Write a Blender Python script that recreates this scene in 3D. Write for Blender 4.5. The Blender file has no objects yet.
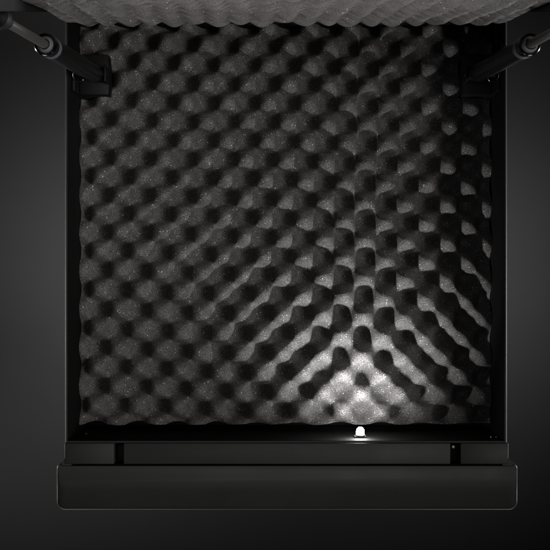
import bpy, bmesh, math, random
from mathutils import Vector, Matrix, noise

random.seed(7)
S = bpy.context.scene
COL = S.collection
CX = 0.011                      # the case's centre line

# ------------------------------------------------------------------ materials
def mat(name):
    m = bpy.data.materials.new(name); m.use_nodes = True
    nt = m.node_tree
    return m, nt, nt.nodes['Principled BSDF']

def link(nt, a, b): nt.links.new(a, b)

def coord(nt):
    return nt.nodes.new('ShaderNodeTexCoord').outputs['Object']

def mnoise(nt, vec, scale, detail=2.0, rough=0.5):
    n = nt.nodes.new('ShaderNodeTexNoise')
    n.inputs['Scale'].default_value = scale
    n.inputs['Detail'].default_value = detail
    n.inputs['Roughness'].default_value = rough
    link(nt, vec, n.inputs['Vector'])
    return n

def ramp(nt, fac, stops):
    r = nt.nodes.new('ShaderNodeValToRGB')
    e = r.color_ramp.elements
    while len(e) < len(stops): e.new(0.5)
    for k, (p, c) in enumerate(stops):
        e[k].position = p
        e[k].color = (c, c, c, 1) if isinstance(c, (int, float)) else (*c, 1)
    link(nt, fac, r.inputs['Fac'])
    return r

def bump(nt, h, strength, dist, prev=None):
    b = nt.nodes.new('ShaderNodeBump')
    b.inputs['Strength'].default_value = strength
    b.inputs['Distance'].default_value = dist
    link(nt, h, b.inputs['Height'])
    if prev: link(nt, prev, b.inputs['Normal'])
    return b.outputs['Normal']

def foam_material(name, tint, k, bstr, rare, lo, hi):
    m, nt, p = mat(name)
    v = coord(nt)
    grain = mnoise(nt, v, 820, 3.0, 0.7)           # open cells, about a millimetre across
    big = mnoise(nt, v, 45, 3.0, 0.6)
    base = ramp(nt, grain.outputs['Fac'], [(0.32, tuple(c*lo*k for c in tint)), (0.50, tuple(c*0.95*k for c in tint)),
                                            (0.68, tuple(c*hi*k for c in tint))])
    mul = nt.nodes.new('ShaderNodeMix'); mul.data_type = 'RGBA'; mul.blend_type = 'MULTIPLY'
    mul.inputs['Factor'].default_value = 1.0
    bigr = ramp(nt, big.outputs['Fac'], [(0.3, 0.78), (0.7, 1.12)])
    link(nt, base.outputs['Color'], mul.inputs['A']); link(nt, bigr.outputs['Color'], mul.inputs['B'])
    # glints off single open cells, painted into the colour as scattered pale specks
    vo = nt.nodes.new('ShaderNodeTexVoronoi'); vo.inputs['Scale'].default_value = 560
    vo.inputs['Randomness'].default_value = 1.0
    link(nt, v, vo.inputs['Vector'])
    sep = nt.nodes.new('ShaderNodeSeparateColor'); link(nt, vo.outputs['Color'], sep.inputs['Color'])
    pick = nt.nodes.new('ShaderNodeMath'); pick.operation = 'GREATER_THAN'; pick.inputs[1].default_value = rare
    link(nt, sep.outputs['Red'], pick.inputs[0])
    near = nt.nodes.new('ShaderNodeMath'); near.operation = 'LESS_THAN'; near.inputs[1].default_value = 0.30
    link(nt, vo.outputs['Distance'], near.inputs[0])
    both = nt.nodes.new('ShaderNodeMath'); both.operation = 'MULTIPLY'
    link(nt, pick.outputs[0], both.inputs[0]); link(nt, near.outputs[0], both.inputs[1])
    mx = nt.nodes.new('ShaderNodeMix'); mx.data_type = 'RGBA'
    link(nt, both.outputs[0], mx.inputs['Factor'])
    link(nt, mul.outputs['Result'], mx.inputs['A']); mx.inputs['B'].default_value = (0.46, 0.455, 0.45, 1)
    link(nt, mx.outputs['Result'], p.inputs['Base Color'])
    p.inputs['Roughness'].default_value = 0.9
    p.inputs['Specular IOR Level'].default_value = 0.15
    n = bump(nt, grain.outputs['Fac'], bstr, 0.0020)
    link(nt, n, p.inputs['Normal'])
    return m

def satin(name, base, rough, metal=0.0, spec=0.5, grain=900, gstr=0.12, var=0.15):
    m, nt, p = mat(name)
    v = coord(nt)
    g = mnoise(nt, v, grain, 2.0)
    w = mnoise(nt, v, 14, 4.0, 0.6)
    r = ramp(nt, w.outputs['Fac'], [(0.3, rough*(1-var)), (0.7, min(1, rough*(1+var)))])
    link(nt, r.outputs['Color'], p.inputs['Roughness'])
    c = ramp(nt, w.outputs['Fac'], [(0.3, tuple(x*(1-var) for x in base)), (0.7, tuple(x*(1+var) for x in base))])
    link(nt, c.outputs['Color'], p.inputs['Base Color'])
    p.inputs['Metallic'].default_value = metal
    p.inputs['Specular IOR Level'].default_value = spec
    link(nt, bump(nt, g.outputs['Fac'], gstr, 0.0004), p.inputs['Normal'])
    return m

M_FOAM = foam_material('acoustic_foam', (0.068, 0.065, 0.064), 1.0, 0.8, 0.96, 0.15, 2.1)
M_LIDFOAM = foam_material('lid_acoustic_foam', (0.070, 0.066, 0.065), 1.0, 0.15, 0.99, 0.5, 1.5)
M_SHELL = satin('black_powder_coat', (0.008, 0.0082, 0.008), 0.5, spec=0.3)
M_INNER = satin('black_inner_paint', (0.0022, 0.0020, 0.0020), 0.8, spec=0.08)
M_RAIL = satin('charcoal_paint', (0.0095, 0.0100, 0.0096), 0.60, spec=0.24, var=0.10)
M_BLACK = satin('matte_black', (0.0018, 0.0018, 0.0018), 0.6, spec=0.12)
M_CYL = satin('gloss_black_tube', (0.003, 0.003, 0.003), 0.30, spec=0.3, gstr=0.03)
M_ROD = satin('dark_steel_rod', (0.085, 0.082, 0.08), 0.34, metal=0.5, gstr=0.02)
M_CHROME = satin('bright_steel', (0.55, 0.55, 0.56), 0.18, metal=1.0, gstr=0.02)
M_COLLAR = satin('blackened_steel', (0.06, 0.06, 0.062), 0.22, metal=1.0, gstr=0.02)
M_LID = satin('black_lid_paint', (0.0032, 0.0045, 0.0040), 0.5, spec=0.25)
M_CAP = satin('grey_end_cap', (0.07, 0.07, 0.07), 0.42, gstr=0.04)
M_BAND = satin('blue_grey_band', (0.07, 0.078, 0.095), 0.4, gstr=0.03)
M_BRASS = satin('dull_brass', (0.40, 0.31, 0.17), 0.4, metal=1.0)
M_FLOOR = satin('studio_backdrop', (0.10, 0.10, 0.101), 0.9, spec=0.05, grain=300, gstr=0.05, var=0.02)
M_LAMPBODY = satin('lamp_housing', (0.05, 0.05, 0.05), 0.4)

def emit(name, col, strength):
    m, nt, p = mat(name)
    p.inputs['Base Color'].default_value = (0.8, 0.8, 0.8, 1)
    p.inputs['Emission Color'].default_value = (*col, 1)
    p.inputs['Emission Strength'].default_value = strength
    return m
M_BULB = emit('lit_bulb', (1.0, 1.0, 0.98), 220)

# ------------------------------------------------------------------ builders
def add_box(bm, lo, hi, bev=0.0, seg=2):
    t = bmesh.new()
    bmesh.ops.create_cube(t, size=1)
    for v in t.verts:
        v.co = Vector([(lo[i]+hi[i])/2 + v.co[i]*(hi[i]-lo[i]) for i in range(3)])
    if bev:
        bmesh.ops.bevel(t, geom=t.edges[:], offset=bev, segments=seg, profile=0.5, affect='EDGES')
    merge(bm, t)

def merge(bm, t):
    me = bpy.data.meshes.new('tmp'); t.to_mesh(me); t.free()
    bm.from_mesh(me); bpy.data.meshes.remove(me)

def frame(d):
    d = d.normalized()
    a = Vector((0, 0, 1)) if abs(d.z) < 0.9 else Vector((1, 0, 0))
    x = d.cross(a).normalized(); y = d.cross(x).normalized()
    return x, y, d

def add_lathe(bm, p0, axis, prof, n=40):
    """prof: (distance along axis, radius)"""
    x, y, d = frame(axis)
    rings = []
    for s, r in prof:
        c = p0 + d*s
        if r < 1e-6: rings.append([bm.verts.new(c)])
        else: rings.append([bm.verts.new(c + x*(r*math.cos(2*math.pi*k/n)) + y*(r*math.sin(2*math.pi*k/n))) for k in range(n)])
    for a, b in zip(rings, rings[1:]):
        for k in range(n):
            q = (k+1) % n
            if len(a) == 1 and len(b) == 1: continue
            if len(a) == 1: bm.faces.new((a[0], b[k], b[q]))
            elif len(b) == 1: bm.faces.new((a[k], a[q], b[0]))
            else: bm.faces.new((a[k], a[q], b[q], b[k]))
    return bm

def add_tube(bm, pts, r, n=12):
    rings = []
    for i, p in enumerate(pts):
        d = pts[min(i+1, len(pts)-1)] - pts[max(i-1, 0)]
        x, y, _ = frame(d)
        if i and rings:                       # keep the twist small
            px = (rings[-1][0].co - pts[i-1]).normalized()
            x = (px - d.normalized()*px.dot(d.normalized())).normalized(); y = d.normalized().cross(x)
        rings.append([bm.verts.new(p + x*(r*math.cos(2*math.pi*k/n)) + y*(r*math.sin(2*math.pi*k/n))) for k in range(n)])
    for a, b in zip(rings, rings[1:]):
        for k in range(n):
            bm.faces.new((a[k], a[(k+1) % n], b[(k+1) % n], b[k]))
    bm.faces.new(rings[0][::-1]); bm.faces.new(rings[-1])

def obj(name, bm, m, parent=None, smooth=False):
    """links a bmesh given in world coordinates; under a parent it is moved to the parent's frame"""
    bmesh.ops.recalc_face_normals(bm, faces=bm.faces[:])
    me = bpy.data.meshes.new(name)
    off = Vector((0, 0, 0))
    q = parent
    while q: off += q.location; q = q.parent
    for v in bm.verts: v.co -= off
    bm.to_mesh(me); bm.free()
    me.materials.append(m)
    if smooth:
        me.polygons.foreach_set('use_smooth', [True]*len(me.polygons))
        if smooth != 'all':
            me.set_sharp_from_angle(angle=math.radians(38))
    o = bpy.data.objects.new(name, me); COL.objects.link(o)
    if parent: o.parent = parent
    return o

def empty(name, loc, label, cat):
    o = bpy.data.objects.new(name, None); COL.objects.link(o)
    o.empty_display_size = 0.05; o.location = loc
    o['label'] = label; o['category'] = cat
    return o

# ------------------------------------------------------------------ the setting
FLOOR = -1.0
BASE = -0.165
bm = bmesh.new()
n = 64
g = [[bm.verts.new((-6 + 12*i/n, -6 + 12*j/n, FLOOR)) for i in range(n+1)] for j in range(n+1)]
for j in range(n):
    for i in range(n):
        bm.faces.new((g[j][i], g[j][i+1], g[j+1][i+1], g[j+1][i]))
o = obj('floor', bm, M_FLOOR); o['kind'] = 'structure'
bm = bmesh.new()                                        # the post the case stands on, wholly hidden under it
add_box(bm, (CX-0.10, -0.03, BASE-0.012), (CX+0.10, 0.13, BASE), 0.002)
add_lathe(bm, Vector((CX, 0.05, FLOOR)), Vector((0, 0, 1)), [(0, 0), (0, 0.13), (0.012, 0.125), (0.015, 0.028), (-FLOOR+BASE-0.012, 0.028)])
o = obj('plinth', bm, M_BLACK, smooth=True); o['kind'] = 'structure'

# ------------------------------------------------------------------ the case
X0, X1 = CX-0.2210, CX+0.2210           # outer faces
YB, YF = 0.2680, -0.1680
T = 0.0022
case = empty('foam_lined_case', (CX, 0.05, BASE), 'black case lined with charcoal egg-crate foam, its lid propped open on two gas struts', 'case')

bm = bmesh.new()                                        # shell: floor and four thin walls
def ring(x0, y0, x1, y1, z): return [bm.verts.new(p) for p in ((x0, y0, z), (x1, y0, z), (x1, y1, z), (x0, y1, z))]
b = 0.0008
rs = [ring(X0, YF, X1, YB, BASE), ring(X0, YF, X1, YB, -b), ring(X0+b, YF+b, X1-b, YB-b, 0),
      ring(X0+T-b, YF+T-b, X1-T+b, YB-T+b, 0), ring(X0+T, YF+T, X1-T, YB-T, -b), ring(X0+T, YF+T, X1-T, YB-T, BASE+0.004)]
for a, c in zip(rs, rs[1:]):
    for k in range(4): bm.faces.new((a[k], a[(k+1) % 4], c[(k+1) % 4], c[k]))
bm.faces.new(rs[0]); bm.faces.new(rs[-1])
shell = obj('shell', bm, M_SHELL, case)
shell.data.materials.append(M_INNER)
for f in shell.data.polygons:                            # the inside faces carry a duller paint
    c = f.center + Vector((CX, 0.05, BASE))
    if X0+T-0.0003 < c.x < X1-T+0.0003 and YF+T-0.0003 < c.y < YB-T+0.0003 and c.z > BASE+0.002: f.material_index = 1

# the ledge along the front wall, notched twice
bm = bmesh.new()
LX0, LX1 = X0-0.0005, X1+0.0015
ly0, ly1 = -0.1892, YF-0.0002
notches = [(-0.1610, -0.1515), (0.1755, 0.1855)]
xs = [LX0, notches[0][0], notches[0][1], notches[1][0], notches[1][1], LX1]
for k in (0, 2, 4):
    add_box(bm, (xs[k], ly0, -0.034), (xs[k+1], ly1, -0.0002), 0.0010, 2)
add_box(bm, (LX0+0.003, ly0+0.001, -0.12), (LX1-0.003, ly1-0.001, -0.0345))
ledge = obj('front_ledge', bm, M_RAIL, case, smooth=True)
for (a, c), hasbrass in zip(notches, (False, True)):
    bm = bmesh.new()
    add_box(bm, (a+0.0012, ly0+0.001, -0.033), (c-0.0012, ly1-0.003, -0.017), 0.001)
    lt = obj('latch_tongue', bm, M_BLACK, case, smooth=True)
    if hasbrass:
        bm = bmesh.new()
        add_lathe(bm, Vector(((a+c)/2, ly1-0.0055, -0.018)), Vector((0, 0, 1)), [(0, 0.0022), (0.0016, 0.0021), (0.0024, 0.0014), (0.0026, 0)], 20)
        obj('rivet', bm, M_BRASS, lt, smooth=True)

# the bull-nosed rail in front of the ledge
bm = bmesh.new()
RX0, RX1, RY0, RY1 = -0.2193, 0.2436, -0.2360, -0.1904
def outline(x0, y0, x1, y1, rf, rb, k=8):
    pts = []
    for cx, cy, r, a0 in ((x1-rf, y0+rf, rf, -90), (x1-rb, y1-rb, rb, 0), (x0+rb, y1-rb, rb, 90), (x0+rf, y0+rf, rf, 180)):
        for q in range(k+1):
            a = math.radians(a0 + 90*q/k)
            pts.append((cx + r*math.cos(a), cy + r*math.sin(a)))
    return pts
rings = []
lev = [(-0.150, 0, 0), (-0.0085, 0, 0), (-0.0073, 0.0003, 0.0002), (-0.0063, 0.0010, 0.0005), (-0.0056, 0.0022, 0.0008),
       (-0.0050, 0.0042, 0.0010), (-0.0026, 0.0130, 0.0013), (-0.0010, 0.0190, 0.0014), (-0.0002, 0.0225, 0.0015), (0.0003, 0.0255, 0.0016), (0.0006, 0.0290, 0.0017)]
for z, f, s in lev:
    bk = s*0.35
    o2 = outline(RX0+s, RY0+f, RX1-s, RY1-bk, 0.0085, 0.003)
    rings.append([bm.verts.new((x, y, z)) for x, y in o2])
for a, c in zip(rings, rings[1:]):
    nn = len(a)
    for k in range(nn): bm.faces.new((a[k], a[(k+1) % nn], c[(k+1) % nn], c[k]))
bm.faces.new(rings[0]); bm.faces.new(rings[-1])
rail = obj('front_rail', bm, M_RAIL, case, smooth=True)
# flared end cheeks that join ledge and rail
for sx, xa, xb in ((-1, LX0, RX0), (1, LX1, RX1)):
    bm = bmesh.new()
    pts = [(xa - sx*0.004, -0.1835), (xa + sx*0.0006, -0.1835), (xb - sx*0.006, -0.1906), (xb - sx*0.016, -0.1906)]
    lo = [bm.verts.new((x, y, -0.10)) for x, y in pts]; hi = [bm.verts.new((x, y, -0.0012)) for x, y in pts]
    bm.faces.new(lo); bm.faces.new(hi)
    for k in range(4): bm.faces.new((lo[k], lo[(k+1) % 4], hi[(k+1) % 4], hi[k]))
    obj('end_cheek', bm, M_RAIL, case)

# the egg-crate lining on the floor of the case
PX, PY = 0.0432, 0.0409
def egg(dx, dy):
    w = noise.noise_vector(Vector((dx*9, dy*9, 3.1)))*0.0032
    dx += w.x; dy += w.y
    u = dx - 0.025*dy; v = -(0.025*dx + dy)
    h = math.cos(2*math.pi*u/PX)*math.cos(2*math.pi*v/PY)
    return h
def shape(h):
    h -= 0.13
    return 0.66*h**0.95 if h > 0 else -(-h)**0.76
bm = bmesh.new()
fx0, fx1, fy0, fy1 = X0+T+0.0004, X1-T-0.0004, -0.1585, YB-T-0.0004
nx, ny = 290, 280
G = []
for j in range(ny+1):
    row = []
    for i in range(nx+1):
        x = fx0 + (fx1-fx0)*i/nx; y = fy0 + (fy1-fy0)*j/ny
        h = shape(egg(x-0.0579, y-0.2433))
        ed = min(x-fx0, fx1-x, y-fy0)
        amp = (0.55+0.45*min(1, ed/0.010))*0.0215*(1 + 0.24*noise.noise(Vector((x*16, y*16, 8.0))))
        z = -0.0940 + amp*h + 0.0011*noise.noise(Vector((x*90, y*90, 1.0))) + 0.0030*noise.noise(Vector((x*6, y*6, 5.0)))
        e = 0.0
        if j < 2: e = 0.0016*noise.noise(Vector((x*40, 0, 9.0))) - 0.002*max(0, -h)
        row.append(bm.verts.new((x, y - e, z)))
    G.append(row)
for j in range(ny):
    for i in range(nx):
        bm.faces.new((G[j][i], G[j][i+1], G[j+1][i+1], G[j+1][i]))
edge = [G[0][i] for i in range(nx+1)] + [G[j][nx] for j in range(1, ny+1)] + [G[ny][i] for i in range(nx-1, -1, -1)] + [G[j][0] for j in range(ny-1, 0, -1)]
low = [bm.verts.new((v.co.x, v.co.y, BASE+0.005)) for v in edge]
for k in range(len(edge)):
    q = (k+1) % len(edge)
    bm.faces.new((edge[k], edge[q], low[q], low[k]))
obj('foam_lining', bm, M_FOAM, case, smooth=True)

# ------------------------------------------------------------------ the lid, leaning a little over the case
LH = 0.435
Lv = Vector((0, -0.1724, 0.9850)); Nv = Vector((0, -0.9850, -0.1724))
O0 = Vector((0, 0.2627, 0.0))
def lp(x, s, p): return Vector((x, 0, 0)) + O0 + Lv*s + Nv*p
bm = bmesh.new()
def slab(x0, x1, s0, s1, p0, p1, bev=0.0008):
    t = bmesh.new()
    bmesh.ops.create_cube(t, size=1)
    for v in t.verts:
        v.co = lp((x0+x1)/2+v.co.x*(x1-x0), (s0+s1)/2+v.co.y*(s1-s0), (p0+p1)/2+v.co.z*(p1-p0))
    bmesh.ops.bevel(t, geom=t.edges[:], offset=bev, segments=2, profile=0.5, affect='EDGES')
    merge(bm, t)
WX = 0.2215
slab(CX-WX, CX+WX, 0.006, LH, -0.040, -0.037)
slab(CX-WX, CX-WX+0.0025, 0.012, LH-0.003, -0.0365, -0.0004)
slab(CX+WX-0.0025, CX+WX, 0.012, LH-0.003, -0.0365, -0.0004)
slab(CX-WX+0.003, CX+WX-0.003, LH-0.003, LH-0.0005, -0.0365, -0.030)
slab(CX-WX+0.003, CX+WX-0.003, 0.008, 0.0105, -0.0365, -0.012)
lid = obj('lid', bm, M_LID, case, smooth=True)
# lid hinge knuckles at the back edge of the shell
for hx in (-0.14, 0.14):
    bm = bmesh.new()
    add_lathe(bm, Vector((CX+hx-0.03, 0.2745, -0.004)), Vector((1, 0, 0)), [(0, 0), (0, 0.0055), (0.06, 0.0055), (0.06, 0)], 20)
    add_box(bm, (CX+hx-0.028, 0.2690, -0.03), (CX+hx+0.028, 0.2715, -0.004))
    obj('hinge', bm, M_BLACK, case, smooth=True)
bm = bmesh.new()
gx0, gx1 = CX-0.2165, CX+0.2165
nx, ny = 270, 260
G = []
for j in range(ny+1):
    row = []
    for i in range(nx+1):
        x = gx0 + (gx1-gx0)*i/nx; s = 0.003 + (LH-0.010)*j/ny
        h = egg(x+0.013, s-0.006)
        p = 0.0105 - 0.072*s + min(1, min(x-gx0, gx1-x)/0.02)*0.0042*h*(1+0.8*noise.noise(Vector((x*14, s*14, 2.0)))) + 0.0003*noise.noise(Vector((x*80, s*80, 4.0))) + 0.0022*noise.noise(Vector((x*9, s*9, 6.0)))
        row.append(bm.verts.new(lp(x, s, p)))
    G.append(row)
for j in range(ny):
    for i in range(nx):
        bm.faces.new((G[j][i], G[j][i+1], G[j+1][i+1], G[j+1][i]))
edge = [G[0][i] for i in range(nx+1)] + [G[j][nx] for j in range(1, ny+1)] + [G[ny][i] for i in range(nx-1, -1, -1)] + [G[j][0] for j in range(ny-1, 0, -1)]
low = []
for v in edge:
    d = (v.co - O0).dot(Nv)
    low.append(bm.verts.new(v.co - Nv*(d + 0.0368)))
for k in range(len(edge)):
    q = (k+1) % len(edge)
    bm.faces.new((edge[k], edge[q], low[q], low[k]))
obj('lid_foam', bm, M_LIDFOAM, lid, smooth=True)

# ------------------------------------------------------------------ gas struts, their brackets and clips
def strut(sx):
    A = Vector((CX + sx*0.1960, 0.2070, -0.046))
    B = Vector((CX + sx*0.2270, 0.2020, 0.3200))
    d = (B-A).normalized(); L = (B-A).length
    bm = bmesh.new()
    c = 0.60*L
    add_lathe(bm, A, d, [(0.004, 0), (0.004, 0.0065), (0.009, 0.0090), (0.014, 0.0095), (c-0.010, 0.0095), (c-0.006, 0.0092), (c-0.006, 0.0)], 48)
    st = obj('gas_strut', bm, M_CYL, case, smooth=True)
    bm = bmesh.new()                                     # pale band round the tube
    add_lathe(bm, A, d, [(c-0.026, 0.0094), (c-0.026, 0.00975), (c-0.017, 0.00975), (c-0.017, 0.0094)], 48)
    obj('band', bm, M_BAND, st, smooth=True)
    bm = bmesh.new()                                     # rolled collar
    add_lathe(bm, A, d, [(c-0.0095, 0.0093), (c-0.0090, 0.0099), (c-0.004, 0.0102), (c-0.0005, 0.0099), (c+0.0005, 0.0090), (c-0.001, 0.0080), (c-0.006, 0.0078)], 48)
    obj('collar', bm, M_COLLAR, st, smooth=True)
    bm = bmesh.new()                                     # domed guide the rod runs through
    add_lathe(bm, A, d, [(c-0.006, 0.0079), (c-0.0015, 0.0077), (c+0.0015, 0.0066), (c+0.0028, 0.0052), (c+0.0020, 0.0046), (c-0.004, 0.0044)], 48)
    obj('end_cap', bm, M_CAP, st, smooth=True)
    bm = bmesh.new()
    add_lathe(bm, A, d, [(c-0.005, 0.0040), (L-0.016, 0.0040), (L-0.014, 0.0036), (L-0.014, 0)], 32)
    obj('rod', bm, M_ROD, st, smooth=True)
    bm = bmesh.new()                                     # ball socket at the lid
    add_lathe(bm, A, d, [(L-0.019, 0), (L-0.019, 0.0056), (L-0.006, 0.0062), (L-0.004, 0.0085), (L+0.003, 0.0098), (L+0.009, 0.0085), (L+0.012, 0.0045), (L+0.0125, 0)], 40)
    obj('ball_socket', bm, M_BLACK, st, smooth=True)
    bm = bmesh.new()                                     # eye at the bottom end and its pin
    add_lathe(bm, A - Vector((0.009, 0, 0)), Vector((1, 0, 0)), [(0, 0), (0, 0.0060), (0.001, 0.0068), (0.017, 0.0068), (0.018, 0.0060), (0.018, 0)], 32)
    obj('eye', bm, M_CYL, st, smooth=True)
    # bracket: a block set into the foam with a plate up the wall
    bm = bmesh.new()
    xa, xb = sorted((CX + sx*0.1845, CX + sx*0.2150))
    add_box(bm, (xa, 0.1880, -0.150), (xb, 0.2300, -0.0640), 0.0012)
    xa, xb = sorted((CX + sx*0.2152, CX + sx*0.2184))
    add_box(bm, (xa, 0.1880, -0.120), (xb, 0.2300, -0.0300), 0.0008)
    xa, xb = sorted((CX + sx*0.1845, CX + sx*0.1868))
    add_box(bm, (xa, 0.1985, -0.0636), (xb, 0.2160, -0.0380), 0.0008)
    br = obj('strut_bracket', bm, M_BLACK, case, smooth=True)
    # the pin and its bright spring clip
    bm = bmesh.new()
    add_lathe(bm, Vector((CX + sx*0.1840, 0.2070, -0.046)), Vector((sx, 0, 0)), [(0, 0), (0, 0.0032), (0.031, 0.0032), (0.031, 0)], 20)
    obj('pin', bm, M_CYL, br, smooth=True)
    bm = bmesh.new()
    z = -0.0275
    ctrl = [(0.2165, 0.2080), (0.2172, 0.2030), (0.2150, 0.1985), (0.2110, 0.1972), (0.2075, 0.1975), (0.2060, 0.1990), (0.2075, 0.2005)]
    pts = []
    for k in range(len(ctrl)-1):
        p0 = Vector(ctrl[max(k-1, 0)]); p1 = Vector(ctrl[k]); p2 = Vector(ctrl[k+1]); p3 = Vector(ctrl[min(k+2, len(ctrl)-1)])
        for q in range(5):
            t = q/5
            w = 0.5*((2*p1)+(p2-p0)*t+(2*p0-5*p1+4*p2-p3)*t*t+(3*p1-p0-3*p2+p3)*t**3)
            pts.append(Vector((CX + sx*w.x, w.y, z - 0.0015*math.sin(k+t))))
    add_tube(bm, pts, 0.0006, 8)
    obj('spring_clip', bm, M_CHROME, br, smooth='all')
    # arm on the lid that carries the socket
    bm = bmesh.new()
    s = (B - O0).dot(Lv)
    t = bmesh.new(); bmesh.ops.create_cube(t, size=1)
    x0, x1 = sorted((CX + sx*0.2216, CX + sx*0.2380))
    for v in t.verts:
        v.co = lp((x0+x1)/2+v.co.x*(x1-x0), s+v.co.y*0.036, -0.0060+v.co.z*0.010)
    bmesh.ops.bevel(t, geom=t.edges[:], offset=0.0015, segments=2, profile=0.5, affect='EDGES')
    merge(bm, t)
    obj('lid_bracket', bm, M_BLACK, lid, smooth=True)
for sx in (-1, 1): strut(sx)

# little bright screw heads down in the front corners
for x, y, z, r in ((-0.1965, -0.1645, -0.060, 0.0013), (0.2205, -0.1640, -0.030, 0.0008), (0.2255, -0.1640, -0.030, 0.0008)):
    bm = bmesh.new()
    add_lathe(bm, Vector((x, -0.1659, z)), Vector((0, 1, 0.25)), [(0, r), (0.0008, r), (0.0014, r*0.6), (0.0016, 0)], 16)
    obj('screw', bm, M_CHROME, case, smooth=True)

# ------------------------------------------------------------------ the small lit lamp on the inside of the front wall
lx, lz = 0.0870, -0.0300
yw = YF+T
lamp = empty('lamp', (lx, yw, lz), 'tiny glowing white lamp on the inside of the front wall, above the foam edge', 'lamp')
bm = bmesh.new()
add_box(bm, (lx-0.0060, yw+0.0002, lz-0.010), (lx+0.0060, yw+0.0014, lz+0.0045), 0.0004)
add_lathe(bm, Vector((lx, yw+0.0014, lz)), Vector((0, 1, 0)), [(0, 0), (0, 0.0052), (0.0012, 0.0052), (0.0016, 0.0046), (0.0016, 0)], 24)
obj('housing', bm, M_LAMPBODY, lamp, smooth=True)
bm = bmesh.new()
R = 0.0040
add_lathe(bm, Vector((lx, yw+0.0030, lz)), Vector((0, 1, 0)), [(0, 0), (0, R), (0.0035, R)] + [(0.0035 + 1.1*R*math.sin(a), R*math.cos(a)) for a in [math.pi/2*k/8 for k in range(1, 8)]] + [(0.0035+1.1*R, 0)], 24)
obj('bulb', bm, M_BULB, lamp, smooth=True)

# ------------------------------------------------------------------ studio lights, plus an added fill for the lid
def spot(name, loc, target, power, size, blend, radius, col=(1, 1, 1)):
    l = bpy.data.lights.new(name, 'SPOT')
    l.energy = power; l.spot_size = math.radians(size); l.spot_blend = blend
    l.shadow_soft_size = radius; l.color = col
    o = bpy.data.objects.new(name, l); COL.objects.link(o)
    o.location = loc
    o.rotation_euler = (Vector(target)-Vector(loc)).to_track_quat('-Z', 'Y').to_euler()
    return o
lb = spot('lamp_beam', (lx, yw+0.0030+0.0035+1.1*R+0.003, lz), (lx-0.003, -0.055, -0.10), 3.3, 142, 1.0, 0.008)
spot('key_light', (0.82, -0.14, 1.36), (-0.175, 0.06, -0.02), 160, 33, 1.0, 0.36, (1.0, 0.97, 0.95))
spot('overhead_light', (-0.22, 0.02, 2.30), (-0.10, 0.05, -0.05), 75, 19, 1.0, 0.40, (1.0, 0.97, 0.95))
spot('backdrop_light', (-0.25, 0.02, -0.66), (-0.25, 0.02, FLOOR), 2.3, 130, 1.0, 0.06)
spot('backdrop_light', (0.26, 0.02, -0.66), (0.26, 0.02, FLOOR), 2.2, 130, 1.0, 0.06)
for rx in (-0.55, 0.60):
    spot('rim_light_front', (rx, -1.25, -0.72), (rx*0.25, -0.22, 0.0), 24, 36, 0.5, 0.30)
spot('lid_fill', (0.38, -1.20, 1.12), (0.035, 0.20, 0.26), 115, 16, 0.6, 0.06, (1.0, 0.98, 0.96))  # added fill with no visible source, brightens the lid foam
spot('rim_light_side', (-1.35, -0.10, -0.72), (-0.21, 0.05, 0.05), 75, 34, 0.5, 0.08, (1.0, 0.96, 0.92))
spot('rim_light_side', (1.37, -0.10, -0.72), (0.23, 0.05, 0.05), 95, 34, 0.5, 0.08)

w = bpy.data.worlds.new('World'); S.world = w
w.use_nodes = True
w.node_tree.nodes['Background'].inputs['Color'].default_value = (1, 1, 1, 1)
w.node_tree.nodes['Background'].inputs['Strength'].default_value = 0.006

# ------------------------------------------------------------------ camera and colour
cam = bpy.data.cameras.new('camera'); co = bpy.data.objects.new('camera', cam); COL.objects.link(co)
co.location = (0, 0, 1.5); co.rotation_euler = (0, 0, 0)
cam.sensor_width = 36; cam.lens = 36*1500/550
cam.clip_start = 0.05; cam.clip_end = 100
S.camera = co
S.view_settings.view_transform = 'Standard'; S.view_settings.look = 'None'
S.view_settings.exposure = 0; S.view_settings.gamma = 1
S.render.engine = 'CYCLES'
S.cycles.use_denoising = True
